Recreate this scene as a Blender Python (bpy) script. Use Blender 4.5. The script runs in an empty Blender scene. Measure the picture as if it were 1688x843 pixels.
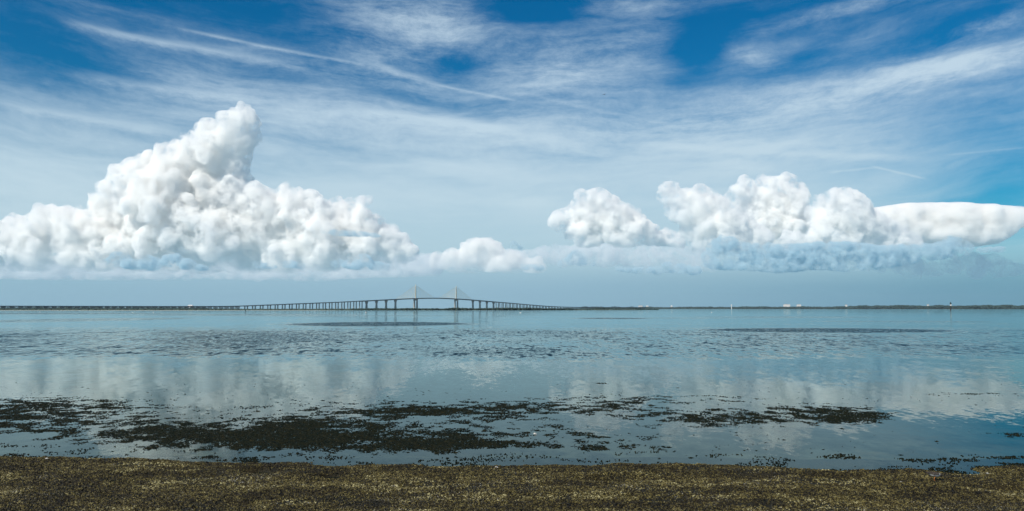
import bpy, bmesh, math, random
import numpy as np
from mathutils import Vector, Matrix

# ------------------------------------------------------------------ camera, light, exposure
W, H, F = 1688.0, 843.0, 1380.0          # the picture's frame and its focal length in its own pixels
CAMZ = 2.4
HY = 509.2                               # row of the horizon
PITCH = math.atan((HY - H / 2) / F)
SC = bpy.context.scene
COL = SC.collection
cam_d = bpy.data.cameras.new("camera")
cam = bpy.data.objects.new("camera", cam_d)
COL.objects.link(cam)
cam.location = (0, 0, CAMZ)
cam.rotation_euler = (math.pi / 2 + PITCH, 0, 0)
cam_d.sensor_width = 36.0
cam_d.lens = 36.0 * F / W
cam_d.clip_start = 0.1
cam_d.clip_end = 200000.0
SC.camera = cam

SC.view_settings.view_transform = 'Standard'
SC.view_settings.look = 'None'
SC.view_settings.exposure = 0.0
SC.view_settings.gamma = 1.0
SC.view_settings.use_curve_mapping = False

SC.cycles.use_denoising = True
SC.cycles.max_bounces = 18
SC.cycles.diffuse_bounces = 4
SC.cycles.glossy_bounces = 3
SC.cycles.transparent_max_bounces = 24
SC.cycles.volume_bounces = 16
SC.cycles.volume_step_rate = 0.25
SC.cycles.volume_max_steps = 256

TOSUN = Vector((-0.50, -0.52, 0.72)).normalized()
SUN_EL = math.asin(TOSUN.z)
SUN_AZ = math.atan2(TOSUN.x, TOSUN.y)    # clockwise from +Y

sun_d = bpy.data.lights.new("sun", 'SUN')
sun_d.energy = 5.0
sun_d.angle = math.radians(0.53)
sun_d.color = (1.0, 0.915, 0.80)
sun = bpy.data.objects.new("sun", sun_d)
COL.objects.link(sun)
sun.rotation_euler = (-TOSUN).to_track_quat('-Z', 'Y').to_euler()


def pix(px, py, depth=None):
    """World direction (or the point at world depth y = depth) seen at a place in the photograph."""
    v = Vector(((px - W / 2) / F, 1.0, (H / 2 - py) / F))
    c, s = math.cos(PITCH), math.sin(PITCH)
    d = Vector((v.x, v.y * c - v.z * s, v.y * s + v.z * c))
    if depth is None:
        return d.normalized()
    return Vector((0, 0, CAMZ)) + d * (depth / d.y)


def ground(px, py, z=0.0):
    d = pix(px, py)
    t = (z - CAMZ) / d.z
    return Vector((d.x * t, d.y * t, z))


# ------------------------------------------------------------------ node helpers
class G:
    """Small arithmetic wrapper round a node tree's sockets."""
    def __init__(self, tree):
        self.t = tree
        self.n = tree.nodes
        self.l = tree.links

    def put(self, sock, v):
        if isinstance(v, bpy.types.NodeSocket):
            self.l.new(v, sock)
        else:
            if isinstance(v, (tuple, list)) and sock.type == 'RGBA' and len(v) == 3:
                v = (*v, 1.0)
            sock.default_value = v

    def m(self, op, a, b=0.0, c=None, clamp=False):
        n = self.n.new('ShaderNodeMath')
        n.operation = op
        n.use_clamp = clamp
        self.put(n.inputs[0], a)
        self.put(n.inputs[1], b)
        if c is not None:
            self.put(n.inputs[2], c)
        return n.outputs[0]

    def add(self, a, b): return self.m('ADD', a, b)
    def sub(self, a, b): return self.m('SUBTRACT', a, b)
    def mul(self, a, b): return self.m('MULTIPLY', a, b)
    def div(self, a, b): return self.m('DIVIDE', a, b)
    def clamp(self, a): return self.m('ADD', a, 0.0, clamp=True)

    def ss(self, x, a, b, lo=0.0, hi=1.0):
        n = self.n.new('ShaderNodeMapRange')
        n.interpolation_type = 'SMOOTHSTEP'
        self.put(n.inputs[0], x)
        for i, v in zip((1, 2, 3, 4), (a, b, lo, hi)):
            self.put(n.inputs[i], v)
        return n.outputs[0]

    def xyz(self, x, y, z=0.0):
        n = self.n.new('ShaderNodeCombineXYZ')
        for i, v in enumerate((x, y, z)):
            self.put(n.inputs[i], v)
        return n.outputs[0]

    def sep(self, v):
        n = self.n.new('ShaderNodeSeparateXYZ')
        self.put(n.inputs[0], v)
        return n.outputs

    def noise(self, vec, scale=1.0, detail=4.0, rough=0.5, dist=0.0, out=0):
        n = self.n.new('ShaderNodeTexNoise')
        self.put(n.inputs['Vector'], vec)
        n.inputs['Scale'].default_value = scale
        n.inputs['Detail'].default_value = detail
        n.inputs['Roughness'].default_value = rough
        n.inputs['Distortion'].default_value = dist
        return n.outputs[out]

    def ramp(self, x, stops, interp='LINEAR'):
        n = self.n.new('ShaderNodeValToRGB')
        n.color_ramp.interpolation = interp
        e = n.color_ramp.elements
        while len(e) < len(stops):
            e.new(0.5)
        for k, (p, c) in enumerate(stops):
            e[k].position = p
            if isinstance(c, (int, float)):
                c = (c, c, c)
            e[k].color = (*c, 1.0)
        self.put(n.inputs[0], x)
        return n.outputs[0]

    def mixc(self, f, a, b, mode='MIX'):
        n = self.n.new('ShaderNodeMix')
        n.data_type = 'RGBA'
        n.blend_type = mode
        self.put(n.inputs[0], f)
        self.put(n.inputs[6], a)
        self.put(n.inputs[7], b)
        return n.outputs[2]

    def vm(self, op, a, b=None, scale=None):
        n = self.n.new('ShaderNodeVectorMath')
        n.operation = op
        self.put(n.inputs[0], a)
        if b is not None:
            self.put(n.inputs[1], b)
        if scale is not None:
            self.put(n.inputs['Scale'], scale)
        return n.outputs[0]


def mat(name):
    m = bpy.data.materials.new(name)
    m.use_nodes = True
    m.node_tree.nodes.clear()
    g = G(m.node_tree)
    out = g.n.new('ShaderNodeOutputMaterial')
    return m, g, out


def plain(name, col, rough=0.7, var=0.15, scale=1.0, bump=0.0):
    m, g, out = mat(name)
    p = g.n.new('ShaderNodeBsdfPrincipled')
    tc = g.n.new('ShaderNodeTexCoord').outputs['Object']
    n = g.noise(tc, scale, 5, 0.6)
    lo = tuple(c * (1 - var) for c in col)
    hi = tuple(min(1, c * (1 + var)) for c in col)
    g.put(p.inputs['Base Color'], g.ramp(n, [(0.3, lo), (0.7, hi)]))
    p.inputs['Roughness'].default_value = rough
    if bump:
        b = g.n.new('ShaderNodeBump')
        b.inputs['Strength'].default_value = bump
        g.put(b.inputs['Height'], n)
        g.l.new(b.outputs[0], p.inputs['Normal'])
    g.l.new(p.outputs[0], out.inputs[0])
    return m


# ------------------------------------------------------------------ sky: Nishita with a high cirrus layer, laid out by compass bearing and elevation
world = bpy.data.worlds.new("World")
SC.world = world
world.use_nodes = True
world.node_tree.nodes.clear()
g = G(world.node_tree)
wout = g.n.new('ShaderNodeOutputWorld')
bgn = g.n.new('ShaderNodeBackground')
SKY = 0.085
bgn.inputs['Strength'].default_value = SKY
g.l.new(bgn.outputs[0], wout.inputs[0])
sk = g.n.new('ShaderNodeTexSky')
sk.sky_type = 'NISHITA'
sk.sun_disc = False
sk.sun_elevation = SUN_EL
sk.sun_rotation = SUN_AZ
sk.altitude = 0
sk.air_density = 1.0
sk.dust_density = 0.6
sk.ozone_density = 2.5
dx, dy, dz = g.sep(g.n.new('ShaderNodeTexCoord').outputs['Generated'])
A = g.m('ARCTAN2', dx, dy)                        # bearing, radians, right positive
E = g.m('ARCSINE', dz)                            # elevation, radians
U = g.mul(A, F)
V = g.mul(E, F)


def ae(px, py):
    d = pix(px, py)
    return math.atan2(d.x, d.y) * F, math.asin(d.z) * F


Vs = g.sub(V, g.mul(g.mul(U, U), 0.00009))        # follows the bowed set of the streaks
warp = g.noise(g.xyz(g.mul(U, 1 / 260), g.mul(Vs, 1 / 120), 3.1), 1, 3, 0.55)
Vw = g.add(Vs, g.mul(g.sub(warp, 0.5), 60))
st1 = g.noise(g.xyz(g.mul(U, 1 / 420), g.mul(Vw, 1 / 46), 0.4), 1, 9, 0.58)
st2 = g.noise(g.xyz(g.mul(U, 1 / 160), g.mul(Vw, 1 / 24), 7.4), 1, 8, 0.62)
fine = g.noise(g.xyz(g.mul(U, 1 / 26), g.mul(Vw, 1 / 11), 1.7), 1, 8, 0.72)
big = g.noise(g.xyz(g.mul(U, 1 / 330), g.mul(V, 1 / 130), 5.0), 1, 4, 0.5)


def blob(px, py, sx, sy, amp, rot=0.0):
    u0, v0 = ae(px, py)
    c, s = math.cos(math.radians(rot)), math.sin(math.radians(rot))
    du, dv = g.sub(U, u0), g.sub(V, v0)
    a = g.mul(g.add(g.mul(du, c), g.mul(dv, s)), 1 / sx)
    b = g.mul(g.sub(g.mul(dv, c), g.mul(du, s)), 1 / sy)
    r2 = g.add(g.mul(a, a), g.mul(b, b))
    return g.mul(g.m('POWER', 2.71828, g.mul(r2, -1.0)), amp)


def trail(x0, y0, x1, y1, w, amp):
    """A thin streak between two bearings: soft across, ragged along."""
    (u0, v0), (u1, v1) = ae(x0, y0), ae(x1, y1)
    L = math.hypot(u1 - u0, v1 - v0)
    c, s = (u1 - u0) / L, (v1 - v0) / L
    du, dv = g.sub(U, u0), g.sub(V, v0)
    a = g.add(g.mul(du, c), g.mul(dv, s))
    b = g.add(g.sub(g.mul(dv, c), g.mul(du, s)), g.mul(g.sub(fine, 0.5), 1.6 * w))
    a2 = g.mul(g.ss(a, -0.15 * L, 0.15 * L), g.ss(a, 0.75 * L, 1.1 * L, 1.0, 0.0))
    bb = g.mul(b, 1 / w)
    return g.mul(g.mul(g.m('POWER', 2.71828, g.mul(g.mul(bb, bb), -1.0)), a2), amp)


adds = [blob(*b) for b in [
    (690, 45, 130, 62, 0.34, -6), (620, 110, 90, 26, 0.15, -20), (930, 115, 95, 48, 0.26, 0),
    (1585, 106, 78, 17, 0.36, 2), (1470, 135, 110, 20, 0.18, 10), (1625, 42, 70, 13, 0.34, 10), (1240, 95, 46, 14, 0.25, -15),
    (1050, 60, 70, 60, 0.10, 40), (1300, 175, 260, 34, 0.20, 6), (1215, 272, 50, 14, 0.22, 0), (870, 332, 52, 9, 0.2, 0),
    (900, 215, 220, 40, 0.12, -4), (1330, 245, 160, 16, 0.16, -5), (1400, 14, 150, 12, 0.18, 6), (1000, 12, 120, 12, .16, 0),
    (420, 170, 260, 40, 0.14, -8), (60, 330, 200, 60, 0.10, 0), (500, 110, 120, 14, 0.12, -8)]]
holes = [blob(*b) for b in [
    (1150, 92, 52, 40, 0.40, 50), (885, 14, 90, 26, 0.42, 0), (400, 18, 190, 34, 0.30, -6), (752, 106, 48, 22, 0.30, 0),
    (1330, 95, 80, 26, 0.22, 20), (1640, 190, 130, 50, 0.26, 12), (1690, 300, 110, 60, 0.36, 10), (1560, 60, 90, 16, 0.3, 10),
    (640, 150, 130, 12, 0.12, -12), (40, 70, 170, 60, 0.30, -8), (160, 130, 220, 36, 0.16, -8), (100, 240, 160, 30, 0.08, -8), (1190, 40, 60, 24, 0.2, 20),
    (1660, 400, 160, 110, 0.30, 0), (1600, 300, 200, 60, 0.28, 12), (20, 470, 200, 60, .1, 0)]]
trails = [trail(*b) for b in [
    (300, 48, 610, 108, 2.6, 0.24), (600, 103, 740, 146, 7.0, 0.20), (720, 140, 860, 168, 2.4, 0.16), (850, 150, 1130, 212, 3.4, 0.07),
    (120, 40, 300, 78, 5.5, 0.26), (280, 72, 500, 110, 6.0, 0.18), (590, 183, 850, 216, 7.0, 0.26), (0, 172, 310, 224, 6.5, 0.20),
    (120, 122, 400, 165, 7.0, 0.16), (1370, 284, 1450, 276, 1.8, 0.12), (1440, 275, 1530, 296, 1.6, 0.15), (1560, 256, 1700, 242, 1.6, 0.09),
    (1440, 300, 1700, 232, 12.0, 0.08), (1440, 350, 1700, 290, 10.0, 0.08), (620, 160, 1040, 262, 9.0, 0.10), (1080, 240, 1540, 262, 5, 0.12)]]
base = g.ramp(g.mul(V, 1 / 560), [(0.0, 0.80), (0.15, 0.85), (0.35, 0.77), (0.50, 0.57), (0.68, 0.30), (0.85, 0.12), (1.0, 0.05)])
cir = base
hi_f = g.ss(V, 40, 330)                           # texture fades into milk near the horizon
tex = g.add(g.add(g.mul(g.sub(st1, 0.5), 1.0), g.mul(g.sub(st2, 0.5), 0.42)), g.mul(g.sub(big, 0.5), 0.42))
cir = g.add(cir, g.mul(tex, g.add(g.mul(hi_f, 0.70), 0.20)))
blobs = adds[0]
for a in adds[1:]:
    blobs = g.add(blobs, a)
blobs = g.mul(blobs, g.add(0.1, g.add(g.mul(fine, 1.5), g.mul(g.sub(st2, 0.5), 1.6))))
cir = g.add(cir, blobs)
for a in trails:
    cir = g.add(cir, a)
hs = holes[0]
for a in holes[1:]:
    hs = g.add(hs, a)
cir = g.sub(cir, g.mul(hs, g.add(0.35, g.mul(st2, 1.15))))
cir = g.add(cir, g.mul(g.mul(g.sub(fine, 0.5), 0.26), hi_f))
cir = g.m('MULTIPLY', cir, 1.0, clamp=True)
cir = g.mul(g.ss(cir, -0.03, 1.0), 0.97)
# clear sky, a touch of teal as in the photograph; low sky thickens to a grey-blue bank
clear = g.mixc(1.0, sk.outputs[0], (0.07, 0.74, 0.94), 'MULTIPLY')
deep = g.mixc(g.ss(V, 60, 520), (1.7, 0.98, 1.0), (0.02, 0.80, 1.0))
clear = g.mixc(1.0, clear, deep, 'MULTIPLY')
milk = g.ramp(g.mul(V, 1 / 560), [(0.0, (0.36, 0.54, 0.65)), (0.12, (0.46, 0.635, 0.73)), (0.3, (0.55, 0.71, 0.80)), (0.6, (0.54, 0.69, 0.81)), (1.0, (0.52, 0.66, 0.78))])
milk = g.mixc(1.0, milk, (1 / SKY, 1 / SKY, 1 / SKY), 'MULTIPLY')
milk.node.clamp_result = False
skyc = g.mixc(cir, clear, milk)
# the low bank below about three degrees
bank = g.mul(g.ss(V, 25, 95, 1.0, 0.0), g.add(0.55, g.mul(st1, 0.4)))
bankc = g.mixc(g.ss(U, -100, 900), (0.29 / SKY, 0.48 / SKY, 0.61 / SKY), (0.11 / SKY, 0.29 / SKY, 0.41 / SKY))
skyc = g.mixc(bank, skyc, bankc)
g.l.new(skyc, bgn.inputs[0])
world.cycles.sampling_method = 'MANUAL'
world.cycles.sample_map_resolution = 512


# ------------------------------------------------------------------ object helpers
def tag(o, label=None, cat=None, group=None, kind=None):
    if label: o['label'] = label
    if cat: o['category'] = cat
    if group: o['group'] = group
    if kind: o['kind'] = kind
    return o


def empty(name, loc=(0, 0, 0), rz=0.0, **k):
    o = bpy.data.objects.new(name, None)
    COL.objects.link(o)
    o.location = loc
    o.rotation_euler = (0, 0, rz)
    return tag(o, **k)


def link(name, me, m=None, parent=None, loc=None):
    o = bpy.data.objects.new(name, me)
    COL.objects.link(o)
    if m is not None:
        me.materials.append(m)
    if parent is not None:
        o.parent = parent
    if loc is not None:
        o.location = loc
    return o


def np_mesh(name, verts, faces, smooth=False):
    """faces: array (n, k) of one size k."""
    me = bpy.data.meshes.new(name)
    verts = np.asarray(verts, dtype=np.float32)
    faces = np.asarray(faces, dtype=np.int32)
    n, k = faces.shape
    me.vertices.add(len(verts))
    me.vertices.foreach_set('co', verts.ravel())
    me.loops.add(n * k)
    me.loops.foreach_set('vertex_index', faces.ravel())
    me.polygons.add(n)
    me.polygons.foreach_set('loop_start', np.arange(0, n * k, k, dtype=np.int32))
    me.polygons.foreach_set('loop_total', np.full(n, k, dtype=np.int32))
    me.update(calc_edges=True)
    me.validate()
    if smooth:
        me.polygons.foreach_set('use_smooth', np.ones(n, dtype=bool))
    return me


def attr(me, name, vals):
    a = me.attributes.new(name, 'FLOAT', 'POINT')
    a.data.foreach_set('value', np.asarray(vals, dtype=np.float32))


class MB:
    def __init__(self):
        self.v = []
        self.f = []

    def add(self, vs, fs):
        o = len(self.v)
        self.v += [tuple(p) for p in vs]
        self.f += [tuple(i + o for i in f) for f in fs]

    def prism(self, a, b):
        """Hull between two equal rings of points."""
        n = len(a)
        self.add(list(a) + list(b), [tuple(range(n))[::-1], tuple(range(n, 2 * n))] +
                 [(i, (i + 1) % n, n + (i + 1) % n, n + i) for i in range(n)])

    def box(self, x0, x1, y0, y1, z0, z1):
        self.prism([(x0, y0, z0), (x1, y0, z0), (x1, y1, z0), (x0, y1, z0)],
                   [(x0, y0, z1), (x1, y0, z1), (x1, y1, z1), (x0, y1, z1)])

    def tube(self, p, q, r0, r1=None, n=8):
        p, q = Vector(p), Vector(q)
        r1 = r0 if r1 is None else r1
        d = (q - p).normalized()
        x = d.orthogonal().normalized()
        y = d.cross(x)
        ring = lambda c, r: [c + x * (r * math.cos(t)) + y * (r * math.sin(t)) for t in [2 * math.pi * i / n for i in range(n)]]
        self.prism(ring(p, r0), ring(q, r1))

    def build(self, name, m, parent=None, smooth=False):
        me = bpy.data.meshes.new(name)
        me.from_pydata(self.v, [], self.f)
        if smooth:
            for p in me.polygons:
                p.use_smooth = True
        me.update()
        return link(name, me, m, parent)


# numpy value and cell noise -------------------------------------------------------------
def _hash(ix, iy, iz, k):
    h = (ix.astype(np.int64) * 73856093) ^ (iy.astype(np.int64) * 19349663) ^ (iz.astype(np.int64) * 83492791) ^ (k * 2654435761)
    h = (h ^ (h >> 13)) * 1274126177
    h = h & 0x7fffffff
    h = (h ^ (h >> 16)) & 0xffffff
    return h / float(0xffffff)


def vnoise(P, seed=0):
    i = np.floor(P).astype(np.int64)
    f = P - i
    f = f * f * (3 - 2 * f)
    r = np.zeros(len(P))
    for a in (0, 1):
        for b in (0, 1):
            for c in (0, 1):
                w = (f[:, 0] if a else 1 - f[:, 0]) * (f[:, 1] if b else 1 - f[:, 1]) * (f[:, 2] if c else 1 - f[:, 2])
                r += w * _hash(i[:, 0] + a, i[:, 1] + b, i[:, 2] + c, seed)
    return r


def fbm(P, octs=4, seed=0, gain=0.5):
    r, a, s = np.zeros(len(P)), 1.0, 0.0
    for o in range(octs):
        r += a * vnoise(P * (2.03 ** o) + 17.3 * o, seed + o)
        s += a
        a *= gain
    return r / s


def worley(P, seed=0):
    i = np.floor(P).astype(np.int64)
    best = np.full(len(P), 9.0)
    for a in (-1, 0, 1):
        for b in (-1, 0, 1):
            for c in (-1, 0, 1):
                ix, iy, iz = i[:, 0] + a, i[:, 1] + b, i[:, 2] + c
                d = (ix + _hash(ix, iy, iz, seed) - P[:, 0]) ** 2 + (iy + _hash(ix, iy, iz, seed + 1) - P[:, 1]) ** 2 + \
                    (iz + _hash(ix, iy, iz, seed + 2) - P[:, 2]) ** 2
                best = np.minimum(best, d)
    return np.sqrt(best)


# ------------------------------------------------------------------ sea, bed, beach
SHORE = [(-500, 748), (-100, 750), (0, 752), (60, 755), (110, 757), (200, 757), (285, 757), (310, 764), (370, 766), (400, 764), (470, 762),
         (540, 768), (640, 769), (800, 770), (900, 768), (1000, 769), (1130, 765), (1200, 768), (1300, 774), (1375, 779),
         (1440, 771), (1500, 774), (1560, 781), (1610, 782), (1650, 775), (1688, 771), (1800, 768), (2200, 764)]
_sp = [ground(x, y) for x, y in SHORE]
SHX = np.array([p.x for p in _sp]); SHY = np.array([p.y for p in _sp])


def beach_z(X, Y):
    P = np.stack([X, Y, np.zeros_like(X)], 1)
    sh = np.interp(X, SHX, SHY)
    sh = sh + (fbm(P * np.array([1.8, 1.8, 1]), 5, 5) - 0.5) * 0.65
    t = sh - Y                                            # metres inland of the waterline
    z = np.where(t > 0, 0.055 * (1 - np.exp(-t / 0.22)) + 0.018 * t, t * 0.075)
    z = z + np.where(t > -0.5, 1, 0) * ((fbm(P * 1.3, 4, 9) - 0.5) * 0.075 * np.clip(t + 0.3, 0, 1) + (fbm(P * 9, 3, 19) - 0.5) * 0.022)
    for px, py, rx, ry, dp in PUDDLES:
        c = ground(px, py)
        q = ((X - c.x) / rx) ** 2 + ((Y - c.y) / ry) ** 2 + (fbm(P * 6, 3, 31) - 0.5) * 1.4
        z = z - 1.5 * dp * np.exp(-np.clip(q, 0, 9) * 1.2)
    z = np.where(t < -1.5, np.maximum(z, -0.45 - 0.0006 * np.maximum(-t, 0)), z)
    return z


PUDDLES = [(432, 783, 0.30, 0.22, 0.085), (1010, 798, 0.42, 0.16, 0.10), (1655, 812, 0.22, 0.16, 0.10), (250, 765, 0.30, 0.06, 0.06),
           (545, 790, 0.18, 0.2, 0.07), (680, 812, 0.22, 0.10, 0.08), (1225, 790, 0.2, 0.12, 0.07), (200, 789, 0.22, 0.08, 0.07)]


def grid_mesh(name, xs, ys, zf):
    X, Y = np.meshgrid(xs, ys)
    X, Y = X.ravel(), Y.ravel()
    Z = zf(X, Y)
    nx, ny = len(xs), len(ys)
    i = np.arange(nx * ny).reshape(ny, nx)
    f = np.stack([i[:-1, :-1].ravel(), i[:-1, 1:].ravel(), i[1:, 1:].ravel(), i[1:, :-1].ravel()], 1)
    return np_mesh(name, np.stack([X, Y, Z], 1), f, True)


# beach material: damp wrack over dark sand
m_beach, g, out = mat("wrack_ground")
p = g.n.new('ShaderNodeBsdfPrincipled')
pos = g.n.new('ShaderNodeNewGeometry').outputs['Position']
n1 = g.noise(pos, 60, 6, 0.7)
n2 = g.noise(pos, 2.2, 4, 0.5)
n3 = g.noise(pos, 160, 3, 0.6)
cA = g.ramp(n1, [(0.34, (0.004, 0.0035, 0.002)), (0.48, (0.018, 0.014, 0.006)), (0.6, (0.045, 0.035, 0.014)), (0.75, (0.09, 0.075, 0.04))])
cB = g.ramp(n1, [(0.34, (0.004, 0.004, 0.003)), (0.50, (0.014, 0.014, 0.009)), (0.66, (0.04, 0.036, 0.022)), (0.78, (0.14, 0.13, 0.10))])
c = g.mixc(g.ss(n2, 0.42, 0.6), cA, cB)
g.put(p.inputs['Base Color'], c)
g.put(p.inputs['Roughness'], 0.8)
p.inputs['Specular IOR Level'].default_value = 0.15
b = g.n.new('ShaderNodeBump'); b.inputs['Strength'].default_value = 0.6; b.inputs['Distance'].default_value = 0.01
g.put(b.inputs['Height'], g.add(n1, n3)); g.l.new(b.outputs[0], p.inputs['Normal'])
g.l.new(p.outputs[0], out.inputs[0])

xs = np.linspace(-13, 13, 900)
ys = np.linspace(6.2, 14.2, 380)
o = link("beach", grid_mesh("beach", xs, ys, beach_z), m_beach)
tag(o, kind='structure')
# ground behind and beside the camera, and the sea bed
o = link("beach_ground", grid_mesh("beach_ground", np.linspace(-60, 60, 60), np.linspace(-40, 6.2, 24), lambda X, Y: 0.17 + 0.02 * (6.2 - Y)), m_beach)
tag(o, kind='structure')

m_bed, g, out = mat("sea_bed")
p = g.n.new('ShaderNodeBsdfPrincipled')
pos = g.n.new('ShaderNodeNewGeometry').outputs['Position']
px_, py_, pz_ = g.sep(pos)
nn = g.noise(g.xyz(px_, g.mul(py_, 0.6), 0), 0.8, 5, 0.6)
g.put(p.inputs['Base Color'], g.mixc(g.ss(nn, 0.42, 0.58), (0.13, 0.125, 0.09), (0.03, 0.033, 0.02)))
p.inputs['Roughness'].default_value = 0.9
g.l.new(p.outputs[0], out.inputs[0])
def bed_z(X, Y):
    return -0.12 - 0.02 * np.clip(Y - 14, 0, 20) - 0.0008 * np.clip(Y, 0, 900)
o = link("sea_bed", grid_mesh("sea_bed", np.linspace(-9000, 9000, 40), np.array([14.18, 15, 17, 20, 25, 34, 60, 200, 1000, 9000.0]), bed_z), m_bed)
tag(o, kind='structure')
for sx in (-1, 1):
    a0, a1 = (13.0, 200.0)
    o = link("beach_ground", grid_mesh("beach_ground", np.linspace(a0, a1, 40) if sx > 0 else np.linspace(-a1, -a0, 40), np.linspace(-40, 14.2, 40),
             lambda X, Y: np.clip((12.6 - Y) * 0.03, -0.14, 0.6)), m_beach)
    tag(o, kind='structure')

# water
m_wat, g, out = mat("sea_water")
pos = g.n.new('ShaderNodeNewGeometry').outputs['Position']
x, y, z = g.sep(pos)
big1 = g.noise(g.xyz(g.mul(x, 1 / 16), g.mul(y, 1 / 26), 0), 1, 4, 0.55)
big2 = g.noise(g.xyz(g.mul(x, 1 / 150), g.mul(y, 1 / 70), 4), 1, 4, 0.6)
edge = g.mul(g.sub(big1, 0.5), 30)
ye = g.add(y, edge)
# wind-ruffled band 40 to 95 m out
bandm = g.mul(g.ss(g.add(y, g.mul(g.sub(big1, 0.5), 9)), 38, 46), g.ss(ye, 78, 120, 1.0, 0.0))
bandm = g.mul(bandm, g.add(g.ss(big1, 0.38, 0.60, 0.45, 1.0), g.ss(x, -30, 10, 0.25, 0.0)))


def patch(px, py, rx_px, ry0, ry1, amp=1.0):
    """A ruffled patch on the sea, given where it lies; becomes an ellipse in metres."""
    c = ground(px, py)
    hw = rx_px * c.y / F
    y0, y1 = ground(px, ry1).y, ground(px, ry0).y
    cy, hd = (y0 + y1) / 2, (y1 - y0) / 2
    a = g.mul(g.sub(x, c.x), 1 / hw)
    b_ = g.mul(g.sub(y, cy), 1 / hd)
    r = g.add(g.add(g.mul(a, a), g.mul(b_, b_)), g.mul(g.sub(big2, 0.5), 1.2))
    return g.ss(r, 0.5, 1.25, amp, 0.0)


pm = patch(620, 535, 170, 531, 539, 1.0)
for a in [(1370, 545, 215, 541, 549, 1.0), (1010, 525, 70, 524, 526.5, 0.8), (70, 517, 260, 516.2, 518.3, 0.7), (110, 528, 130, 524, 532, 0.5),
          (400, 519, 200, 518.2, 520.2, 0.6), (1300, 523, 160, 522, 524, .5), (1500, 531, 160, 529, 532, .35), (600, 521, 240, 520.4, 521.8, .5), (850, 548, 200, 545, 552, .6)]:
    pm = g.m('MAXIMUM', pm, patch(*a))
far = g.mul(g.ss(y, 95, 170), g.ss(big2, 0.50, 0.66))
ruff = g.m('MAXIMUM', g.m('MAXIMUM', bandm, g.mul(pm, 1.7)), g.mul(far, 0.35))
# ripple normals at three lengths, longer across than along the line of sight
def rip(sx_, sy_, zz, det):
    c_ = g.noise(g.xyz(g.mul(x, sx_), g.mul(y, sy_), zz), 1, det, 0.6, 0.0, 1)
    return g.vm('SUBTRACT', c_, (0.5, 0.5, 0.5))
r1 = rip(0.9, 0.30, 0.0, 3)
r2 = rip(3.4, 0.9, 2.0, 4)
r3 = rip(0.22, 0.10, 5.0, 3)
r4 = rip(7.0, 3.5, 8.0, 2)
calm_amp = g.add(g.add(0.022, g.mul(g.ss(y, 20, 38), 0.026)), g.mul(g.ss(y, 90, 160), 0.07))
v = g.vm('ADD', g.vm('SCALE', r1, scale=g.add(g.mul(ruff, 0.5), g.mul(calm_amp, 0.6))),
         g.vm('SCALE', r2, scale=g.add(g.mul(ruff, 1.25), g.mul(calm_amp, 0.7))))
v = g.vm('ADD', v, g.vm('SCALE', r3, scale=g.add(g.mul(ruff, 0.1), g.mul(calm_amp, 0.5))))
v = g.vm('ADD', v, g.vm('SCALE', r4, scale=g.add(g.mul(ruff, 0.12), g.mul(calm_amp, 1.1))))
vx, vy, vz = g.sep(v)
# of the steeper ripples the sea shows mostly the near faces
vy = g.sub(g.mul(vy, g.sub(1.0, g.mul(ruff, 0.7))), g.mul(g.m('ABSOLUTE', vy), g.mul(ruff, 0.75)))
v = g.xyz(g.mul(vx, 0.75), vy, 0.0)
nrm = g.vm('NORMALIZE', g.vm('ADD', v, (0, 0, 1)))
fr = g.n.new('ShaderNodeFresnel'); fr.inputs['IOR'].default_value = 1.333
g.l.new(nrm, fr.inputs['Normal'])
gl = g.n.new('ShaderNodeBsdfGlossy')
gl.inputs['Color'].default_value = (0.82, 0.96, 0.95, 1)
g.put(gl.inputs['Roughness'], g.add(0.035, g.mul(ruff, 0.08)))
g.l.new(nrm, gl.inputs['Normal'])
body = g.n.new('ShaderNodeBsdfDiffuse')
body.inputs['Color'].default_value = (0.003, 0.016, 0.021, 1)
tr = g.n.new('ShaderNodeBsdfTransparent')
tr.inputs['Color'].default_value = (0.72, 0.86, 0.84, 1)
mx = g.n.new('ShaderNodeMixShader')
g.put(mx.inputs[0], g.ss(y, 13.0, 22, 0.25, 1.0))
g.l.new(tr.outputs[0], mx.inputs[1]); g.l.new(body.outputs[0], mx.inputs[2])
mx2 = g.n.new('ShaderNodeMixShader')
g.l.new(g.m('POWER', fr.outputs[0], 1.5), mx2.inputs[0])
g.l.new(mx.outputs[0], mx2.inputs[1]); g.l.new(gl.outputs[0], mx2.inputs[2])
g.l.new(mx2.outputs[0], out.inputs[0])
me = np_mesh("sea_water", [(-9000, 7, 0), (9000, 7, 0), (9000, 9300, 0), (-9000, 9300, 0)], [(0, 1, 2, 3)])
o = link("sea_water", me, m_wat)
tag(o, kind='structure')


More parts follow.
